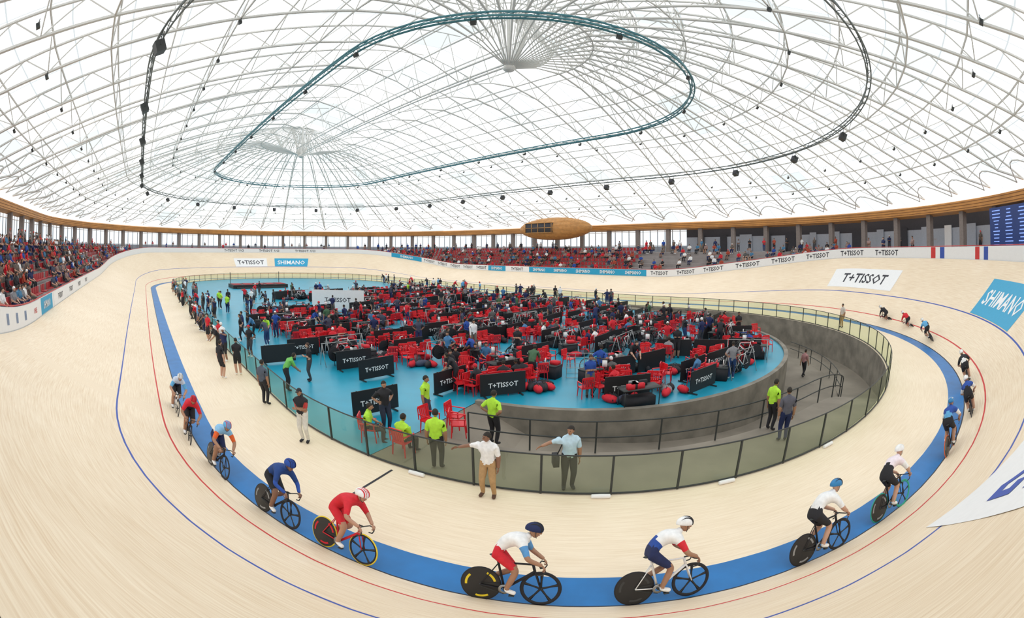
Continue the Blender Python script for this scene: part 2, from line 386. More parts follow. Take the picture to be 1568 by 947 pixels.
# ------------------------------------------------------------------ figures
def skinmesh(J,E,root,sub,ys=1.2):
    names=list(J);me=bpy.data.meshes.new('sk');me.from_pydata([(J[n][0],J[n][1]/ys,J[n][2]) for n in names],[(names.index(a),names.index(b)) for a,b in E],[])
    o=bpy.data.objects.new('sk',me);bpy.context.scene.collection.objects.link(o)
    md=o.modifiers.new('s','SKIN');md.use_smooth_shade=True
    for i,n in enumerate(names):
        r=J[n][3]*(1.12 if sub else .92);me.skin_vertices[0].data[i].radius=(r,r);me.skin_vertices[0].data[i].use_root=(n==root)
    if sub: q=o.modifiers.new('u','SUBSURF');q.levels=sub;q.render_levels=sub
    bpy.context.view_layer.update();dg=bpy.context.evaluated_depsgraph_get();ev=o.evaluated_get(dg);m2=ev.to_mesh()
    V=np.array([v.co[:] for v in m2.vertices]);F=[tuple(p.vertices) for p in m2.polygons];ev.to_mesh_clear();bpy.data.objects.remove(o)
    V[:,1]*=ys;return V,F
SK=mat('ph_skin',(.5,.28,.18));SH=mat('ph_shirt',(1,1,1));SL=mat('ph_sleeve',(1,1,1));PA=mat('ph_pants',(.1,.1,.1));SO=mat('ph_shoe',(.1,.1,.1));HA=mat('ph_hair',(.02,.015,.01));LL=mat('ph_lowleg',(1,1,1));FA=mat('ph_forearm',(1,1,1));HE=mat('ph_helmet',(1,1,1));HE2=mat('ph_helmet2',(1,1,1));AC=mat('ph_accent',(1,1,1))
EDG=[('pel','wai'),('wai','che'),('che','uch'),('uch','nek'),('nek','hdb')]
for s in 'LR': EDG+=[('uch','sh'+s),('sh'+s,'el'+s),('el'+s,'wr'+s),('pel','hi'+s),('hi'+s,'kn'+s),('kn'+s,'an'+s),('an'+s,'to'+s)]
RAD=dict(pel=.125,wai=.12,che=.14,uch=.118,nek=.056,hdb=.054,sh=.068,el=.044,wr=.031,hi=.098,kn=.061,an=.042,to=.037)
def body(mb,P,sub,shorts=False,rid=False):
    J={}
    for n,p in P.items(): J[n]=(*p,RAD[n[:-1] if n[-1] in 'LR' else n])
    V,F=skinmesh(J,EDG,'pel',sub)
    g0=lambda n:np.array(P[n],float)
    if rid:
        pm=(g0('pel')*.55+g0('wai')*.45);cm=(g0('wai')*.35+g0('che')*.65)
        B2=[(g0('pel'),pm,PA,.13),(pm,g0('wai'),AC,.125),(g0('wai'),cm,AC,.13),(cm,g0('che'),SH,.14),(g0('che'),g0('uch'),SH,.13),(g0('uch'),g0('nek'),SH,.1),(g0('nek'),g0('hdb'),SK,.06)]
    else:
        pm=(g0('pel')*.8+g0('wai')*.2)
        B2=[(g0('pel'),g0('pel')-(0,0,.02),PA,.11),(pm,g0('wai'),SH,.125)]+[(g0(a),g0(b),m,RAD[a]) for a,b,m in(('wai','che',SH),('che','uch',SH),('uch','nek',SH),('nek','hdb',SK))]
    for s in 'LR':
        g=lambda n:np.array(P[n+s],float)
        sh,el,wr,hi,kn,an,to=map(g,('sh','el','wr','hi','kn','an','to'))
        B2+=[(g0('uch'),sh,SH,.07),(sh,sh+(el-sh)*.75,SL,.05),(sh+(el-sh)*.75,el,FA,.045),(el,wr,FA,.035)]
        B2+=[(g0('pel'),hi,PA,.1),(hi,hi+(kn-hi)*.7,PA,.08),(hi+(kn-hi)*.7,kn,LL if shorts else PA,.06),(kn,kn+(an-kn)*.86,LL,.05),(kn+(an-kn)*.88,an,SO,.04),(an,to,SO,.035)]
    C=np.array([V[list(f)].mean(0) for f in F]);D=[]
    for a,b,m,r in B2:
        ab=b-a;t=np.clip(((C-a)@ab)/(ab@ab+1e-9),0,1);D.append(np.linalg.norm(C-(a+t[:,None]*ab),axis=1)-r)
    k=np.argmin(np.array(D),0);mb.add(V,F,[B2[i][2] for i in k])
def nrm(v): v=np.array(v,float);return v/np.linalg.norm(v)
def head(mb,c,fw,up=(0,0,1),helmet=0,hi=True,cap=False):
    f=nrm(fw);l=nrm(np.cross(up,f));u=np.cross(f,l);Rm=np.array([f,l,u]).T;c=np.array(c,float);g=lambda x,y,z:c+Rm@np.array([x,y,z])
    def fn(V):
        W=V.copy();k=np.clip(-V[:,2],0,1);W[:,1]*=1-.38*k;W[:,0]=W[:,0]*(1-.25*k)+.18*k;return W
    mb.ell(c,(.098,.078,.118),SK,Rm,12 if hi else 8,9 if hi else 6,fn)
    if hi:
        mb.ell(g(.1,0,-.015),(.022,.014,.026),SK,Rm,6,5)
        for y in(-.03,.03): mb.ell(g(.085,y,.018),(.012,.014,.009),dark,Rm,6,4)
        mb.ell(g(.083,0,-.058),(.012,.026,.007),mat('lips',(.35,.1,.08)),Rm,6,4)
        for y in(-.078,.078): mb.ell(g(-.005,y,-.005),(.02,.01,.03),SK,Rm,6,5)
    if helmet:
        def fh(V):
            W=V.copy();W[:,2]=np.maximum(V[:,2],-.30);W[:,0]=np.where(V[:,0]<0,V[:,0]*1.12,V[:,0]);return W
        mb.ell(g(-.012,0,.04),(.142,.112,.122),HE,Rm,18,12,fh)
        for y,k in((-.07,.85),(-.036,.96),(0,1.),(.036,.96),(.07,.85)): mb.ell(g(-.0,y,.045),(.135*k,.009,.124*k),HE2,Rm,12,9,fh)
        mb.ell(g(.088,0,.012),(.024,.070,.022),dark,Rm,8,5)
        if hi:
            for y in(-.08,.08): mb.poly([g(.02,y,.03),g(.03,y*.9,-.06),g(.05,0,-.125)],.005,4,dark)
    else:
        def fh(V):
            W=V.copy();W[:,2]=np.where(V[:,0]>.35,np.maximum(V[:,2],.38),np.maximum(V[:,2],-.45));return W
        mb.ell(g(-.012,0,.018),(.102,.086,.115),HA,Rm,12 if hi else 8,8 if hi else 6,fh)
        if cap: mb.ell(g(.1,0,.05),(.07,.06,.01),HA,Rm,8,4)
def hand(mb,w,d,pn,side,curl=.5,m=None):
    m=m or SK;d=nrm(d);pn=nrm(np.array(pn)-np.dot(pn,d)*d);l=np.cross(pn,d)*side;w=np.array(w,float);Rm=np.array([d,l,pn]).T
    mb.ell(w+d*.045,(.055,.042,.018),m,Rm,8,6)
    for i,(o,L) in enumerate(((.030,.072),(.010,.08),(-.011,.075),(-.030,.058))):
        p=w+d*.082+l*o;P=[p];a=curl*.6
        for k,q in enumerate((.42,.32,.26)):
            p=p+(d*math.cos(a)+pn*math.sin(a))*L*q;P.append(p);a+=curl*1.1
        mb.poly(P,[.0095,.009,.008,.0065],5,m)
    p=w+d*.025+l*.036;mb.poly([p,p+l*.022+d*.025,p+l*.024+d*.05+pn*curl*.02],[.011,.010,.008],5,m)
def ik(a,b,l1,l2,pole):
    a=np.array(a,float);b=np.array(b,float);d=b-a;L=min(np.linalg.norm(d),(l1+l2)*.999);u=d/np.linalg.norm(d);x=(l1*l1-l2*l2+L*L)/(2*L);h=math.sqrt(max(0,l1*l1-x*x))
    p=np.array(pole,float);p=p-np.dot(p,u)*u;p/=np.linalg.norm(p)+1e-9;return a+u*x+p*h
def standpose(arms='down',stride=0.,bend=0.,spread=.1):
    P=dict(pel=(0,0,.97),wai=(.0,0,1.10),che=(.01,0,1.27),uch=(0,0,1.40),nek=(.0,0,1.49),hdb=(.015,0,1.55))
    if bend:
        c,s=math.cos(bend),math.sin(bend)
        for k in('wai','che','uch','nek','hdb'):
            x,y,z=P[k];dz=z-.97;P[k]=(x*c+dz*s,y,.97+dz*c-x*s)
    ux,_,uz=P['uch']
    for s,sg in(('L',1),('R',-1)):
        P['hi'+s]=(0,sg*.09,.92);st=stride*sg
        P['an'+s]=(st*.22,sg*spread,.075+(.04 if st<0 else 0));P['kn'+s]=tuple(ik(P['hi'+s],P['an'+s],.44,.43,(1,sg*.15,0)));P['to'+s]=(st*.22+.17,sg*(spread+.03),.035)
        P['sh'+s]=(ux,sg*.185,uz-.01);a=arms if isinstance(arms,str) else arms[0 if s=='L' else 1]
        T_={'down':(.03+ux-.12*st,sg*.25,uz-.56),'hips':(.0+ux*.3,sg*.17,1.03),'out':(ux+.1,sg*.70,uz-.12),'fwd':(ux+.48,sg*.2,uz-.15),'phone':(ux+.22,sg*.08,uz+.08),'fold':(ux+.2,-sg*.05,uz-.25),'up':(ux+.15,sg*.3,uz+.5),'low':(ux+.3,sg*.16,uz-.45)}[a]
        P['el'+s]=tuple(ik(P['sh'+s],T_,.29,.27,(-.6,sg*.8,-.3)));P['wr'+s]=T_
    return P
def sitpose():
    P=dict(pel=(0,0,.55),wai=(-.03,0,.68),che=(-.02,0,.86),uch=(0,0,.99),nek=(.02,0,1.08),hdb=(.04,0,1.13))
    for s,sg in(('L',1),('R',-1)):
        P['hi'+s]=(.02,sg*.1,.52);P['kn'+s]=(.44,sg*.14,.52);P['an'+s]=(.42,sg*.13,.09);P['to'+s]=(.58,sg*.14,.04);P['sh'+s]=(.0,sg*.185,.98);P['el'+s]=(.08,sg*.24,.72);P['wr'+s]=(.3,sg*.14,.64)
    return P
def figure(P,sub,hands=True,helmet=0,shorts=False,cap=False,hi=True,look=None):
    mb=MB();body(mb,P,sub,shorts=shorts)
    h=np.array(P['hdb']);n=nrm(h-np.array(P['nek'])+np.array((.0,0,.0)));head(mb,h+n*.075+np.array((.015,0,.01)),look or (1,0,-.1),helmet=helmet,hi=hi,cap=cap)
    if hands:
        for s,sg in(('L',1),('R',-1)):
            w=np.array(P['wr'+s]);d=w-np.array(P['el'+s]);hand(mb,w,d,(0,-sg,-.2),sg*(1),.35)
    else:
        for s in'LR':
            w=np.array(P['wr'+s]);d=nrm(w-np.array(P['el'+s]));mb.poly([w,w+d*.09,w+d*.16],[.03,.035,.015],5,SK)
    return mb
skins=[mat('skin_%d'%i,c,.5) for i,c in enumerate(((.48,.26,.17),(.38,.20,.12),(.58,.34,.24),(.26,.13,.08)))]
# ------------------------------------------------------------------ bicycle
FR=mat('ph_frame',(1,1,1));TY=mat('ph_tyre',(.02,.02,.02));DI=mat('ph_disc',(.02,.02,.02));DC=mat('ph_disc_decal',(1,1,1));RM=mat('ph_rim',(.02,.02,.02));SP=mat('ph_spoke',(.02,.02,.02))
def bicycle(lod=0,disc=True):
    mb=MB();N=36 if lod==0 else 18;n=8 if lod==0 else 5;h=.335
    r2=[(.318,-.011),(.335,-.008),(.341,0),(.335,.008),(.318,.011)]
    for x in(0,.98):
        mb.lathe((x,0,h),r2,N,TY)
        if x==0 and disc:
            mb.lathe((x,0,h),[(.32,-.009),(.30,-.012),(.05,-.024),(0.01,-.028)],N,DI);mb.lathe((x,0,h),[(0.01,.028),(.05,.024),(.30,.012),(.32,.009)],N,DI)
            if lod==0:
                for y in(-1,1):
                    for a0 in(.3,2.4,4.4):
                        V=[];F=[]
                        for i in range(9):
                            a=a0+i*.11
                            for r in(.225,.265): V.append((r*math.cos(a),y*(.0185 if r<.25 else .0165),h+r*math.sin(a)))
                        for i in range(8):F.append((2*i,2*i+1,2*i+3,2*i+2))
                        mb.add(V,F,DC)
        else:
            mb.lathe((x,0,h),[(.318,-.011),(.285,-.010),(.278,0),(.285,.010),(.318,.011)],N,RM)
            k=5 if disc else 12
            for i in range(k):
                a=2*pi*i/k+.3;c,s=math.cos(a),math.sin(a)
                if disc:
                    V=[]
                    for r,w,t in((.02,.022,.014),(.15,.017,.009),(.29,.03,.007)):
                        for sw,st in((-1,0),(0,1),(1,0),(0,-1)): V.append((x+r*c-sw*w*s,st*t,h+r*s+sw*w*c))
                    mb.add(V,[(q*4+j,q*4+(j+1)%4,q*4+4+(j+1)%4,q*4+4+j) for q in(0,1) for j in range(4)],SP)
                else: mb.tube((x,0,h),(x+.285*c,0,h+.285*s),.004,n=3,m=SP,cap=False)
        mb.tube((x,-.05,h),(x,.05,h),.02,n=n,m=dark)
    bb=(.39,0,.285);st=(.265,0,.80);ht=(.83,0,.80);hb=(.865,0,.665)
    mb.poly([bb,st,(.23,0,.91)],[.022,.02,.015],n,FR);mb.tube(bb,hb,.027,n=n,m=FR);mb.tube(st,ht,.019,n=n,m=FR);mb.tube(ht,hb,.024,n=n,m=FR)
    for y in(-1,1):
        mb.tube((0,y*.055,h),(.36,y*.03,.29),.012,n=n,m=FR);mb.tube((0,y*.055,h),(.26,y*.02,.76),.009,n=n,m=FR)
        mb.poly([hb,(.885,y*.045,.62),(.98,y*.05,h)],[.018,.014,.009],n,FR)
        mb.poly([(.93,0,.82),(.94,y*.12,.82),(.95,y*.18,.82),(1.02,y*.19,.80),(1.045,y*.19,.74),(1.01,y*.19,.675),(.93,y*.19,.665)],.012,n,dark)
        cr=-.6 if y<0 else -.6+pi;pd=(.39+.165*math.cos(cr),y*.10,.285+.165*math.sin(cr))
        mb.tube((.39,y*.07,.285),(pd[0],y*.085,pd[2]),.013,n=n,m=dark);mb.box(pd,(.09,.07,.02),dark)
    mb.tube((.83,0,.82),(.935,0,.82),.015,n=n,m=dark);mb.tube((.39,-.07,.285),(.39,.07,.285),.02,n=n,m=dark)
    mb.lathe((.39,-.05,.285),[(.05,-.003),(.095,-.003),(.095,.003),(.05,.003)],24 if lod==0 else 10,mat('chainring',(.3,.3,.3),.3,metal=.8))
    mb.tube((0,-.05,h+.03),(.39,-.05,.38),.005,n=4,m=dark);mb.tube((0,-.05,h-.03),(.39,-.05,.19),.005,n=4,m=dark)
    def sf(V):
        W=V.copy();W[:,1]*=np.where(V[:,0]>0,1-.75*V[:,0],1);return W
    mb.ell((.25,0,.93),(.14,.07,.025),dark,None,12,6,sf)
    return mb
def riderpose():
    P=dict(pel=(.21,0,1.04),wai=(.32,0,1.16),che=(.47,0,1.26),uch=(.62,0,1.29),nek=(.71,0,1.33),hdb=(.765,0,1.37))
    for s,y in(('L',1),('R',-1)):
        P['hi'+s]=(.25,y*.085,.98);cr=-.6+pi if y>0 else -.6
        px,pz=.39+.165*math.cos(cr),.285+.165*math.sin(cr)
        P['an'+s]=(px-.10,y*.10,pz+.10);P['to'+s]=(px+.07,y*.105,pz+.045);P['kn'+s]=tuple(ik(P['hi'+s],P['an'+s],.44,.43,(1,y*.1,.5)))
        P['sh'+s]=(.66,y*.185,1.23);P['wr'+s]=(.99,y*.195,.85);P['el'+s]=tuple(ik(P['sh'+s],P['wr'+s],.30,.29,(-.3,y*.9,-.5)))
    return P
def riderfig(hi=True):
    P=riderpose();mb=MB();body(mb,P,2 if hi else 1,shorts=True,rid=True)
    head(mb,(.82,0,1.425),(1,0,-.18),helmet=1)
    for s,y in(('L',1),('R',-1)):
        w=np.array(P['wr'+s]);hand(mb,w,(.5,0,-.8),(-.8,0,-.5),-y,1.1)
    return mb
RID=riderfig();BIKE=bicycle(0,True)
W_=(.85,.85,.85);K_=(.015,.015,.02)
carbon=mat('carbon',(.015,.015,.017),.35)
def rider(x0,y0,x1,y1,helm,helm2,jer,sle,sho,frame,tyre=K_,decal_=(.3,.3,.3),lean=.38,rim=K_,skin=0,z=0.,fa=None,ll=None,acc=None):
    h=math.atan2(y1-y0,x1-x0);mx,my=(x0+x1)/2,(y0+y1)/2;x=mx-.49*math.cos(h);y=my-.49*math.sin(h);M=xf(x,y,z+.012,h,-lean)
    sk=skins[skin];rc={SK:sk,SH:cloth(jer),AC:cloth(acc or jer),SL:cloth(sle),FA:cloth(fa) if fa else sk,PA:cloth(sho),LL:cloth(ll) if ll else sk,SO:cloth(W_),HE:cloth(helm,.3),HE2:cloth(helm2,.3)}
    a=MB();a.merge(RID,None,rc);a.obj('racing_cyclist',True,M)
    b=MB();b.merge(BIKE,None,{FR:cloth(frame,.3),TY:cloth(tyre,.5),DI:carbon,DC:cloth(decal_),RM:cloth(rim,.4),SP:carbon});b.obj('track_bicycle',True,M)
Rd=(.65,.015,.03);Bl=(.015,.07,.35);Nv=(.01,.02,.09);LB=(.12,.4,.7);Ye=(.8,.6,.02);Or=(.75,.12,.02)
rider(25.4,-23.0,26.6,-22.9,W_,K_,(.55,.62,.75),LB,K_,W_,lean=.3,acc=Nv)
rider(28.1,-22.8,29.1,-22.8,Rd,K_,Rd,Rd,K_,K_,lean=.32,skin=1,acc=K_)
rider(30.5,-22.4,31.6,-22.2,LB,Rd,(.25,.5,.75),Or,Nv,K_,lean=.36,skin=1,acc=W_)
rider(33.4,-21.7,34.3,-21.4,Bl,Nv,(.01,.05,.22),(.01,.05,.22),K_,K_,lean=.36,skin=3,fa=Bl)
rider(35.3,-21.0,36.1,-20.7,W_,Rd,Rd,Rd,Rd,Rd,tyre=Ye,decal_=Rd,lean=.38)
rider(38.2,-19.7,39.1,-19.1,Nv,K_,W_,(.1,.3,.6),Rd,K_,decal_=Ye,lean=.38,acc=W_,skin=1)
rider(40.3,-18.3,41.1,-17.6,W_,K_,W_,Rd,Nv,W_,decal_=(.05,.05,.05),lean=.38,acc=Bl,skin=1)
rider(42.8,-16.2,43.6,-15.4,(.02,.2,.45),K_,W_,W_,K_,K_,lean=.38,skin=2,acc=W_)
rider(44.4,-14.4,45.2,-13.5,W_,W_,(.85,.75,.8),W_,K_,K_,tyre=(.01,.35,.25),rim=(.01,.35,.25),lean=.38,skin=2,acc=K_)
rider(46.9,-10.9,47.5,-9.8,(.02,.2,.45),W_,Bl,W_,K_,K_,tyre=Or,lean=.38,acc=LB)
rider(48.7,-8.0,49.0,-7.0,W_,K_,Bl,W_,K_,K_,lean=.5,z=.0,acc=K_)
rider(49.6,-4.2,49.8,-3.2,W_,K_,K_,K_,K_,K_,lean=.5,z=.12,acc=W_)
rider(49.5,5.3,49.3,6.3,W_,K_,LB,Nv,K_,K_,lean=.5,z=.15)
rider(48.7,9.3,48.3,10.2,W_,Rd,Rd,Rd,K_,W_,lean=.5,z=.12)
rider(47.2,12.3,46.6,13.1,W_,K_,K_,K_,K_,K_,lean=.5,z=.15)
# ------------------------------------------------------------------ people near the fence
def dress(fig,skin,shirt,pants,sleeve=None,hair=(.02,.015,.01),fa=None,ll=None,shoe=K_):
    o=MB();sk=skins[skin];o.merge(fig,None,{SK:sk,SH:cloth(shirt),SL:cloth(sleeve or shirt),FA:cloth(fa) if fa else sk,PA:cloth(pants),LL:sk if ll=='skin' else cloth(ll or pants),SO:cloth(shoe),HA:cloth(hair)});return o
lime=(.45,.80,.05);Kh=(.45,.28,.13)
iml=math.atan2(-.67,-.74)
ccam=lambda x,y:math.atan2(-23.5-y,42.5-x)
def put(name,pose,x,y,z,h,bag=None,**k):
    kw={q:k.pop(q) for q in('shorts','cap','look') if q in k}
    f=figure(pose,2,True,**kw);o=dress(f,**k)
    if bag: o.box((.02,-.33,.85),(.3,.14,.28),cloth(bag));o.poly([(.02,-.3,.98),(0,-.1,1.46),(0,.12,1.42)],.015,5,cloth(bag))
    o.obj(name,True,xf(x,y,z,h))
put('coach_in_white_polo',standpose(('down','out'),spread=.14),35.7,-16.9,0,ccam(35.7,-16.9)-.35,skin=3,shirt=W_,pants=Kh,shoe=(.1,.05,.03),look=(1,-.9,-.05))
put('photographer',standpose(('down','out')),36.85,-15.35,-.015,ccam(37,-15.7)+.2,skin=1,shirt=(.5,.68,.8),pants=K_,bag=K_,look=(1,-.8,0))
put('track_official',standpose('hips'),33.6,-14.6,-.01,ccam(33,-14)+2.5,skin=1,shirt=lime,pants=K_)
put('track_official',standpose('down'),33.75,-16.85,0,ccam(34,-17)+2.9,skin=1,shirt=lime,pants=K_)
put('track_official',standpose('down'),31.0,-15.1,0,ccam(31,-15)+1.2,skin=1,shirt=lime,pants=(.05,.06,.1))
put('track_official',sitpose(),31.0,-17.3,-.08,ccam(31,-17)+1.4,skin=0,shirt=lime,pants=K_)
put('track_official',sitpose(),32.4,-17.0,-.08,ccam(32,-17)+2.4,skin=1,shirt=lime,pants=K_)
put('track_official',standpose('down'),40.6,-9.3,-.015,ccam(41,-7)+2.5,skin=1,shirt=lime,pants=K_)
put('security_guard',standpose('fold'),30.1,-19.1,0,ccam(30,-19)-.6,skin=1,shirt=K_,pants=(.7,.68,.62),sleeve=(.5,.05,.05),cap=True,hair=K_)
put('team_staff_member',standpose('hips'),30.7,-16.5,0,ccam(30.7,-17)+.4,skin=0,shirt=K_,pants=(.02,.03,.06))
put('team_staff_member',standpose('down'),26.2,-19.2,0,ccam(26,-19)+2.4,skin=1,shirt=(.08,.1,.14),pants=K_)
put('team_staff_member',standpose('low',bend=.7),24.9,-17.8,0,ccam(25,-18)+1.9,skin=1,shirt=(.15,.5,.1),pants=K_)
put('team_staff_member',standpose('down'),22.0,-20.1,0,ccam(22,-20)+2.2,skin=2,shirt=K_,pants=K_,ll='skin',shorts=True,shoe=W_)
put('team_staff_member',standpose('fold'),21.7,-19.2,0,ccam(22,-20)+3.2,skin=2,shirt=K_,pants=K_,ll='skin',shorts=True,shoe=W_)
put('track_official',standpose('down'),42.9,11.7,0,-2.4,skin=1,shirt=(.6,.55,.5),pants=Kh)
put('team_staff_member',standpose('down',1.),40.5,5.2,-dep(.6*T)-.02,1.,skin=1,shirt=(.4,.2,.2),pants=K_)
put('team_staff_member',standpose('down'),41.2,-10.1,-.015,2.,skin=1,shirt=(.1,.1,.13),pants=Nv)
# ------------------------------------------------------------------ furniture templates
def chair():
    mb=MB();m=redp
    mb.box((0,0,.42),(.46,.46,.035),m)
    for x in(-.2,.2):
        for y in(-.21,.21): mb.tube((x*1.15,y*1.1,0),(x,y,.42),.018,.026,n=5,m=m)
    for k in range(5): mb.box((-.25,-.16+k*.08,.63),(.025,.05,.42),m,[[.98,0,-.2],[0,1,0],[.2,0,.98]])
    mb.box((-.295,0,.85),(.03,.46,.09),m);mb.box((-.215,0,.46),(.03,.44,.05),m)
    for y in(-.24,.24):
        mb.box((-.02,y,.64),(.46,.05,.025),m);mb.tube((.19,y,.42),(.19,y,.64),.02,n=5,m=m);mb.tube((-.26,y,.45),(-.29,y,.86),.02,n=5,m=m)
    return mb
pblack=mat('banner_black',(.012,.012,.014),.5)
def panel(w=1.9,h=.9,bg=pblack,tx=white,body='T+TISSOT',fr=.66):
    mb=MB();mb.box((0,0,h/2+.08),(.04,w,h),bg)
    for y in(-w/2+.2,w/2-.2): mb.box((0,y,.03),(.5,.05,.05),dark);mb.tube((0,y,0),(0,y,h+.1),.02,n=5,m=dark)
    if body:
        v,f=textmesh(body);k=w*fr/(v[:,0].max()*2)
        for sg in(1,-1): mb.add([(sg*.026,sg*x*k,h*.55+y*k) for x,y,_ in v],f,tx)
    return mb
def table():
    mb=MB();mb.box((0,0,.72),(.7,1.6,.04),dark)
    for x in(-.3,.3):
        for y in(-.72,.72): mb.tube((x,y,0),(x,y,.72),.02,n=5,m=dark)
    for i in range(7): mb.box((U(-.2,.2),U(-.65,.65),.74+.1),(U(.12,.3),U(.12,.35),.2),cloth(random.choice([K_,Rd,(.3,.3,.3),W_,K_])))
    mb.box((0,0,.2),(.5,1.2,.36),cloth(K_))
    return mb
def box_case():
    mb=MB();mb.box((0,0,.3),(.6,.9,.56),cloth(K_));mb.box((0,0,.6),(.62,.92,.05),dark)
    for x in(-.25,.25):
        for y in(-.4,.4): mb.ell((x,y,.03),(.03,.03,.03),dark,None,6,4)
    mb.tube((-.1,.2,.62),(-.1,.2,.9),.03,n=5,m=cloth(W_));mb.box((.1,-.2,.7),(.3,.4,.16),cloth(Rd));return mb
def bagpile():
    mb=MB()
    for i in range(5):
        a=U(0,6.28);c,s=math.cos(a),math.sin(a);L=U(.3,.45);x,y=U(-.5,.5),U(-.6,.6)
        mb.ell((x,y,.16),(L,.18,.17),cloth(random.choice([K_,K_,K_,Rd,(.06,.07,.12),(.25,.25,.27)])),[[c,-s,0],[s,c,0],[0,0,1]],10,6);mb.poly([(x-.12*c,y-.12*s,.3),(x,y,.4),(x+.12*c,y+.12*s,.3)],.012,4,dark)
    return mb
def rollers():
    mb=MB()
    for a in(0,2.1,4.2): mb.tube((0,0,.5),(.4*math.cos(a),.4*math.sin(a),.02),.02,n=5,m=dark)
    mb.tube((0,0,.4),(0,0,1.5),.02,n=5,m=dark);mb.tube((-.2,0,1.45),(.35,0,1.35),.025,n=5,m=dark);mb.box((0,.05,.95),(.3,.25,.05),dark);mb.box((.2,0,1.2),(.2,.1,.25),cloth(W_));return mb
def rack():
    mb=MB();gs=mat('rack_steel',(.35,.36,.36),.4)
    for x in(-1.1,1.1):
        for y in(-.35,.35): mb.tube((x,y,0),(x,0,1.15),.02,n=5,m=gs)
    mb.tube((-1.15,0,1.15),(1.15,0,1.15),.022,n=5,m=gs)
    for i,fr in enumerate((K_,Rd,W_)):
        b=bicycle(1,i!=1);mb.merge(b,xf(-.5+i*.06,-.18+i*.18,.22,U(-.05,.05)),{FR:cloth(fr,.4),TY:cloth(K_),DI:cloth(K_),DC:cloth(W_),RM:cloth(K_),SP:cloth((.2,.2,.2))})
    return mb
CH=chair();PN=panel();PN0=panel(body=None);TB=table();BX=box_case();BG=[bagpile() for _ in range(3)];RO_=rollers();BKL=bicycle(1,False);BKD=bicycle(1,True);RK=rack()
POS=[figure(standpose('down'),1,False,hi=False),figure(standpose('hips'),1,False,hi=False),figure(standpose('down',1.),1,False,hi=False),figure(standpose('low',bend=.6),1,False,hi=False),figure(standpose('fold'),1,False,hi=False),figure(standpose(('phone','down')),1,False,hi=False)]
SIT=figure(sitpose(),1,False,hi=False)
cols=[K_,K_,K_,K_,K_,(.05,.06,.1),(.05,.06,.1),Nv,Nv,Rd,Rd,W_,(.25,.25,.27),Bl,(.06,.2,.4),(.06,.14,.07),(.1,.1,.1)]
pcols=[K_,K_,Nv,(.05,.05,.06),(.15,.13,.11),(.02,.05,.15)]
def recol(cs=cols):
    a=random.choice(cs);sk=random.choice(skins);p=random.choice(pcols)
    return {SK:sk,SH:cloth(a),SL:cloth(a),FA:sk if random.random()<.7 else cloth(a),PA:cloth(p),LL:sk if random.random()<.3 else cloth(p),SO:cloth(random.choice([K_,W_])),HA:cloth(random.choice([(.02,.015,.01),(.02,.015,.01),(.02,.015,.01),(.06,.03,.02),(.02,.015,.01),W_,Rd]))}
crowd=MB();chairs=MB();panels=MB();gear=MB();bikes=MB()
def inside(x,y,mrg=.6):
    ax=max(abs(x)-A,0);return math.hypot(ax,y)<(12.8-mrg if x>A-4 else 15.2)
def bk(x,y,h):
    b=random.choice([BKL,BKD]);fr=random.choice([K_,W_,Rd,Bl,K_,K_,LB]);bikes.merge(b,xf(x,y,0,h),{FR:cloth(fr,.4),TY:cloth(K_),DI:cloth(K_),DC:cloth(W_),RM:cloth(random.choice([K_,K_,(.4,.4,.4)])),SP:cloth((.2,.2,.2))})
def team(x,y,h):
    c,s=math.cos(h),math.sin(h);L=lambda a,b:(x+a*c-b*s,y+a*s+b*c)
    px,py=L(0,0);panels.merge(PN if random.random()<.7 else PN0,xf(px,py,0,h+U(-.06,.06)))
    if random.random()<.4:
        px,py=L(U(-.2,.1),2.05)
        if inside(px,py): panels.merge(PN if random.random()<.4 else PN0,xf(px,py,0,h+U(-.1,.1)))
    for k in range(random.randint(3,6)):
        px,py=L(U(.6,1.0),-1.5+k*.6)
        if not inside(px,py): continue
        hh=h+U(-.5,.5)+(pi if random.random()<.4 else 0);chairs.merge(CH,xf(px,py,0,hh))
        if random.random()<.25: crowd.merge(SIT,xf(px,py,-.08,hh),recol())
    for k in range(random.randint(1,3)):
        px,py=L(U(1.4,1.9),U(-1.5,1.8))
        if inside(px,py): chairs.merge(CH,xf(px,py,0,U(0,6.28)))
    px,py=L(-.8,U(-.6,.6))
    if inside(px,py): gear.merge(random.choice([TB,TB,BX]),xf(px,py,0,h+U(-.2,.2)))
    for k in range(4):
        px,py=L(U(-1.4,1.4),random.choice([-1.7,1.7,0])+U(-.3,.3))
        if inside(px,py,.9): gear.merge(random.choice([BX,RO_,BG[0],BG[1],BG[2]]),xf(px,py,0,U(0,6.28)))
    if random.random()<.5:
        px,py=L(-1.35,0)
        if inside(px,py,1.3): bikes.merge(RK,xf(px,py,0,h+pi/2))
    else:
        for k in range(random.randint(2,4)):
            px,py=L(U(-1.4,-1.1)-k*.25,U(-.8,.2))
            if inside(px,py,.9): bk(px,py,h+pi/2+U(-.2,.2))
    for k in range(random.randint(0,2)):
        px,py=L(U(-1.6,1.8),U(-1.8,2.0))
        if inside(px,py): crowd.merge(random.choice(POS),xf(px,py,0,U(0,6.28)),recol())
known=[(20.3,-16.6,0),(29.1,-15.9,0),(28.7,-12.1,.1),(25.2,-13.5,0),(30.6,-11.0,-.5+pi),(28.0,-5.8,-.1),(32.9,-5.9,-.4),(33.6,-.9,-1.2),(37.0,-5.9,2.9),(37.2,1.0,1.9),(33.9,4.4,3.1),(34.7,-8.4,-.7+pi),(29.4,-9.0,-.2),(36.6,-2.5,2.8),(35.8,4.9,2.0),(23.2,-13.6,0),(22.3,-9.7,0)]
for x,y,h in known: team(x,y,h)
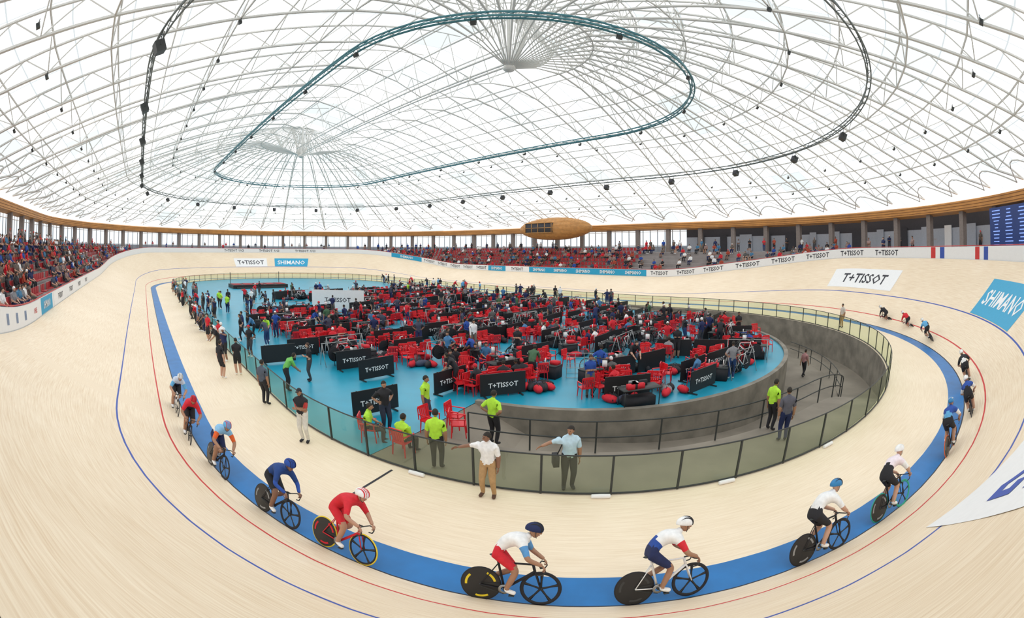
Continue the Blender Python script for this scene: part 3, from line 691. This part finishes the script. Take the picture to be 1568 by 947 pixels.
for ix in range(13):
    x=-8.5+ix*3.45
    for iy in range(8):
        y=-12.8+iy*3.75
        X=x+U(-.25,.25);Y=y+U(-.3,.3)
        if any(math.hypot(X-a,Y-b)<3.0 for a,b,_ in known): continue
        if not inside(X,Y,1.2): continue
        if x<3.5 and Y<-5.5: continue
        if math.hypot(X-3.6,Y+5)<3.2: continue
        if random.random()<.08: continue
        team(X,Y,(0 if random.random()<.5 else pi)+U(-.12,.12))
for k in range(34):
    x,y=U(-12,33),U(-13,14)
    if inside(x,y): crowd.merge(random.choice(POS),xf(x,y,0,U(0,6.28)),recol())
crowd2=[K_,(.1,.1,.1),Nv,(.25,.25,.25),W_,Rd,LB,K_]
for k in range(52):
    x=U(-24,19);y=-17.6+U(-.3,.9) if random.random()<.55 else -19.15+U(-.25,.2);crowd.merge(random.choice(POS),xf(x,y,0,pi*(-.5)+U(-1,1)),recol(crowd2))
for x,y in((3.6,-13.7),(13.6,-16.1),(15.9,-15.9),(-2.2,-9.7),(-10.5,-4.7),(-.7,-13),(-3.8,-14.4),(8.5,-15.3),(5,-11),(-14,-8),(-6,-12),(24,-16.3)):
    crowd.merge(random.choice(POS),xf(x,y,0,U(0,6.28)),recol())
for k in range(5): crowd.merge(POS[k%5],xf(U(-5,30),random.choice([-15.5,-9,8,12]),0,U(0,6.28)),recol([lime]))
for k in range(26):
    x=U(-25,24);crowd.merge(random.choice(POS),xf(x,U(15.8,17.8),0,U(0,6.28)),recol(crowd2))
crowd.obj('team_staff_crowd',True);chairs.obj('red_plastic_chairs');panels.obj('team_pen_banners');gear.obj('team_equipment_cases',True);bikes.obj('parked_bicycles',True)
for x,y,h in((31.8,-14.5,.4),(32.4,-14.9,.8),(31.6,-15.4,.2),(31.0,-17.3,ccam(31,-17)+1.4),(32.4,-17.0,ccam(32,-17)+2.4)):
    o=MB();o.merge(CH);o.obj('red_plastic_chair',M=xf(x,y,0,h))
o=MB();o.merge(panel(5.2,1.9,white,black,fr=.5));o.obj('white_display_banner',M=xf(3.6,-5.0,0,-.7))
mb=MB();mb.box((0,0,.25),(4,9,.5),pblack)
for i in range(5): mb.box((.2,-3.6+i*1.8,.53),(2.6,1.3,.06),cloth((.35,.03,.04)))
mb.box((2.2,0,.12),(.5,8,.25),dark)
for y in(-4.2,4.2): mb.tube((-1.8,y,.5),(-1.8,y,2.2),.05,m=dark)
mb.obj('podium_stage',M=xf(-26,-5,0,0))
mb=MB();gs=mat('rack_steel',(.35,.36,.36),.4)
for i in range(6):
    for j in(0,1): mb.tube((i*.4,j*.8,0),(i*.4,j*.8,1.0),.012,n=4,m=gs)
for j in(0,1):
    for z in(0.03,.5,1.0): mb.tube((0,j*.8,z),(2,j*.8,z),.012,n=4,m=gs)
mb.obj('wire_bike_rack',M=xf(31,-7.3,0,.6))
# ------------------------------------------------------------------ spectators
LOW=[figure(sitpose(),0,False,hi=False),figure(standpose('down'),0,False,hi=False),figure(standpose('fold'),0,False,hi=False)]
sp=MB()
scol=[K_,K_,(.05,.06,.1),Nv,Rd,W_,(.25,.25,.27),Bl,(.06,.2,.35),(.15,.12,.10),(.1,.1,.1),(.3,.2,.18),(.4,.06,.03)]
for s in stations(.62):
    t=bankt(s)
    if t>.93: continue
    left=s>2*T+2*A-12 or s<14
    for i,(ra,zz,d) in enumerate(rows(s)):
        if random.random()<(.36 if left else .30):
            c,nx,ny=station(s);p=pt(s,ra+.3,zz-.22);sp.merge(LOW[0],xf(*p,math.atan2(-ny,-nx)+U(-.4,.4)),recol(scol))
for s in stations(1.1):
    if random.random()<.5:
        c,nx,ny=station(s);p=pt(s,37.2+U(0,1.8),Z1);sp.merge(LOW[random.choice((1,2))],xf(*p,math.atan2(-ny,-nx)+U(-.5,.5)),recol(scol))
for s in stations(1.5):
    if random.random()<.3 and bankt(s)>.6 and not(10<s<40):
        c,nx,ny=station(s);p=pt(s,R+width(s)+U(.8,2),topz(s)+.1);sp.merge(LOW[random.choice((1,2))],xf(*p,math.atan2(-ny,-nx)+U(-.5,.5)),recol(scol))
sp.obj('spectator_crowd')
mb=MB();mb.box((0,0,-4),(400,400,.2),mat('outside_ground',(.5,.5,.45)));mb.obj('ground_outside')
# ------------------------------------------------------------------ camera
f,pitch,roll,yaw=695.518,-1.097,.022,132.281;C=(42.46,-23.53,5.798);PY=-104.19
a_,p_,r_=map(math.radians,(yaw,pitch,roll))
fw=np.array([math.cos(a_)*math.cos(p_),math.sin(a_)*math.cos(p_),-math.sin(p_)]);rt=np.array([math.sin(a_),-math.cos(a_),0.]);up=np.cross(rt,fw)
b1=rt*math.cos(r_)+up*math.sin(r_);b2=up*math.cos(r_)-rt*math.sin(r_)
cd=bpy.data.cameras.new('camera');co=bpy.data.objects.new('camera',cd);bpy.context.scene.collection.objects.link(co)
M=Matrix.Identity(4)
for i in range(3): M[i][0]=b1[i];M[i][1]=b2[i];M[i][2]=-fw[i];M[i][3]=C[i]
co.matrix_world=M;cd.type='PANO';cd.panorama_type='FISHEYE_EQUISOLID';cd.fisheye_lens=f/1568*36;cd.fisheye_fov=2*pi
cd.sensor_width=36;cd.sensor_height=36*1432/2371;cd.shift_y=PY/947;cd.clip_start=.05;cd.clip_end=1000
bpy.context.scene.camera=co
w=bpy.data.worlds.new('w');bpy.context.scene.world=w;w.use_nodes=True;w.node_tree.nodes['Background'].inputs[0].default_value=(.85,.94,1,1);w.node_tree.nodes['Background'].inputs[1].default_value=1.3
bpy.context.scene.view_settings.view_transform='Standard'
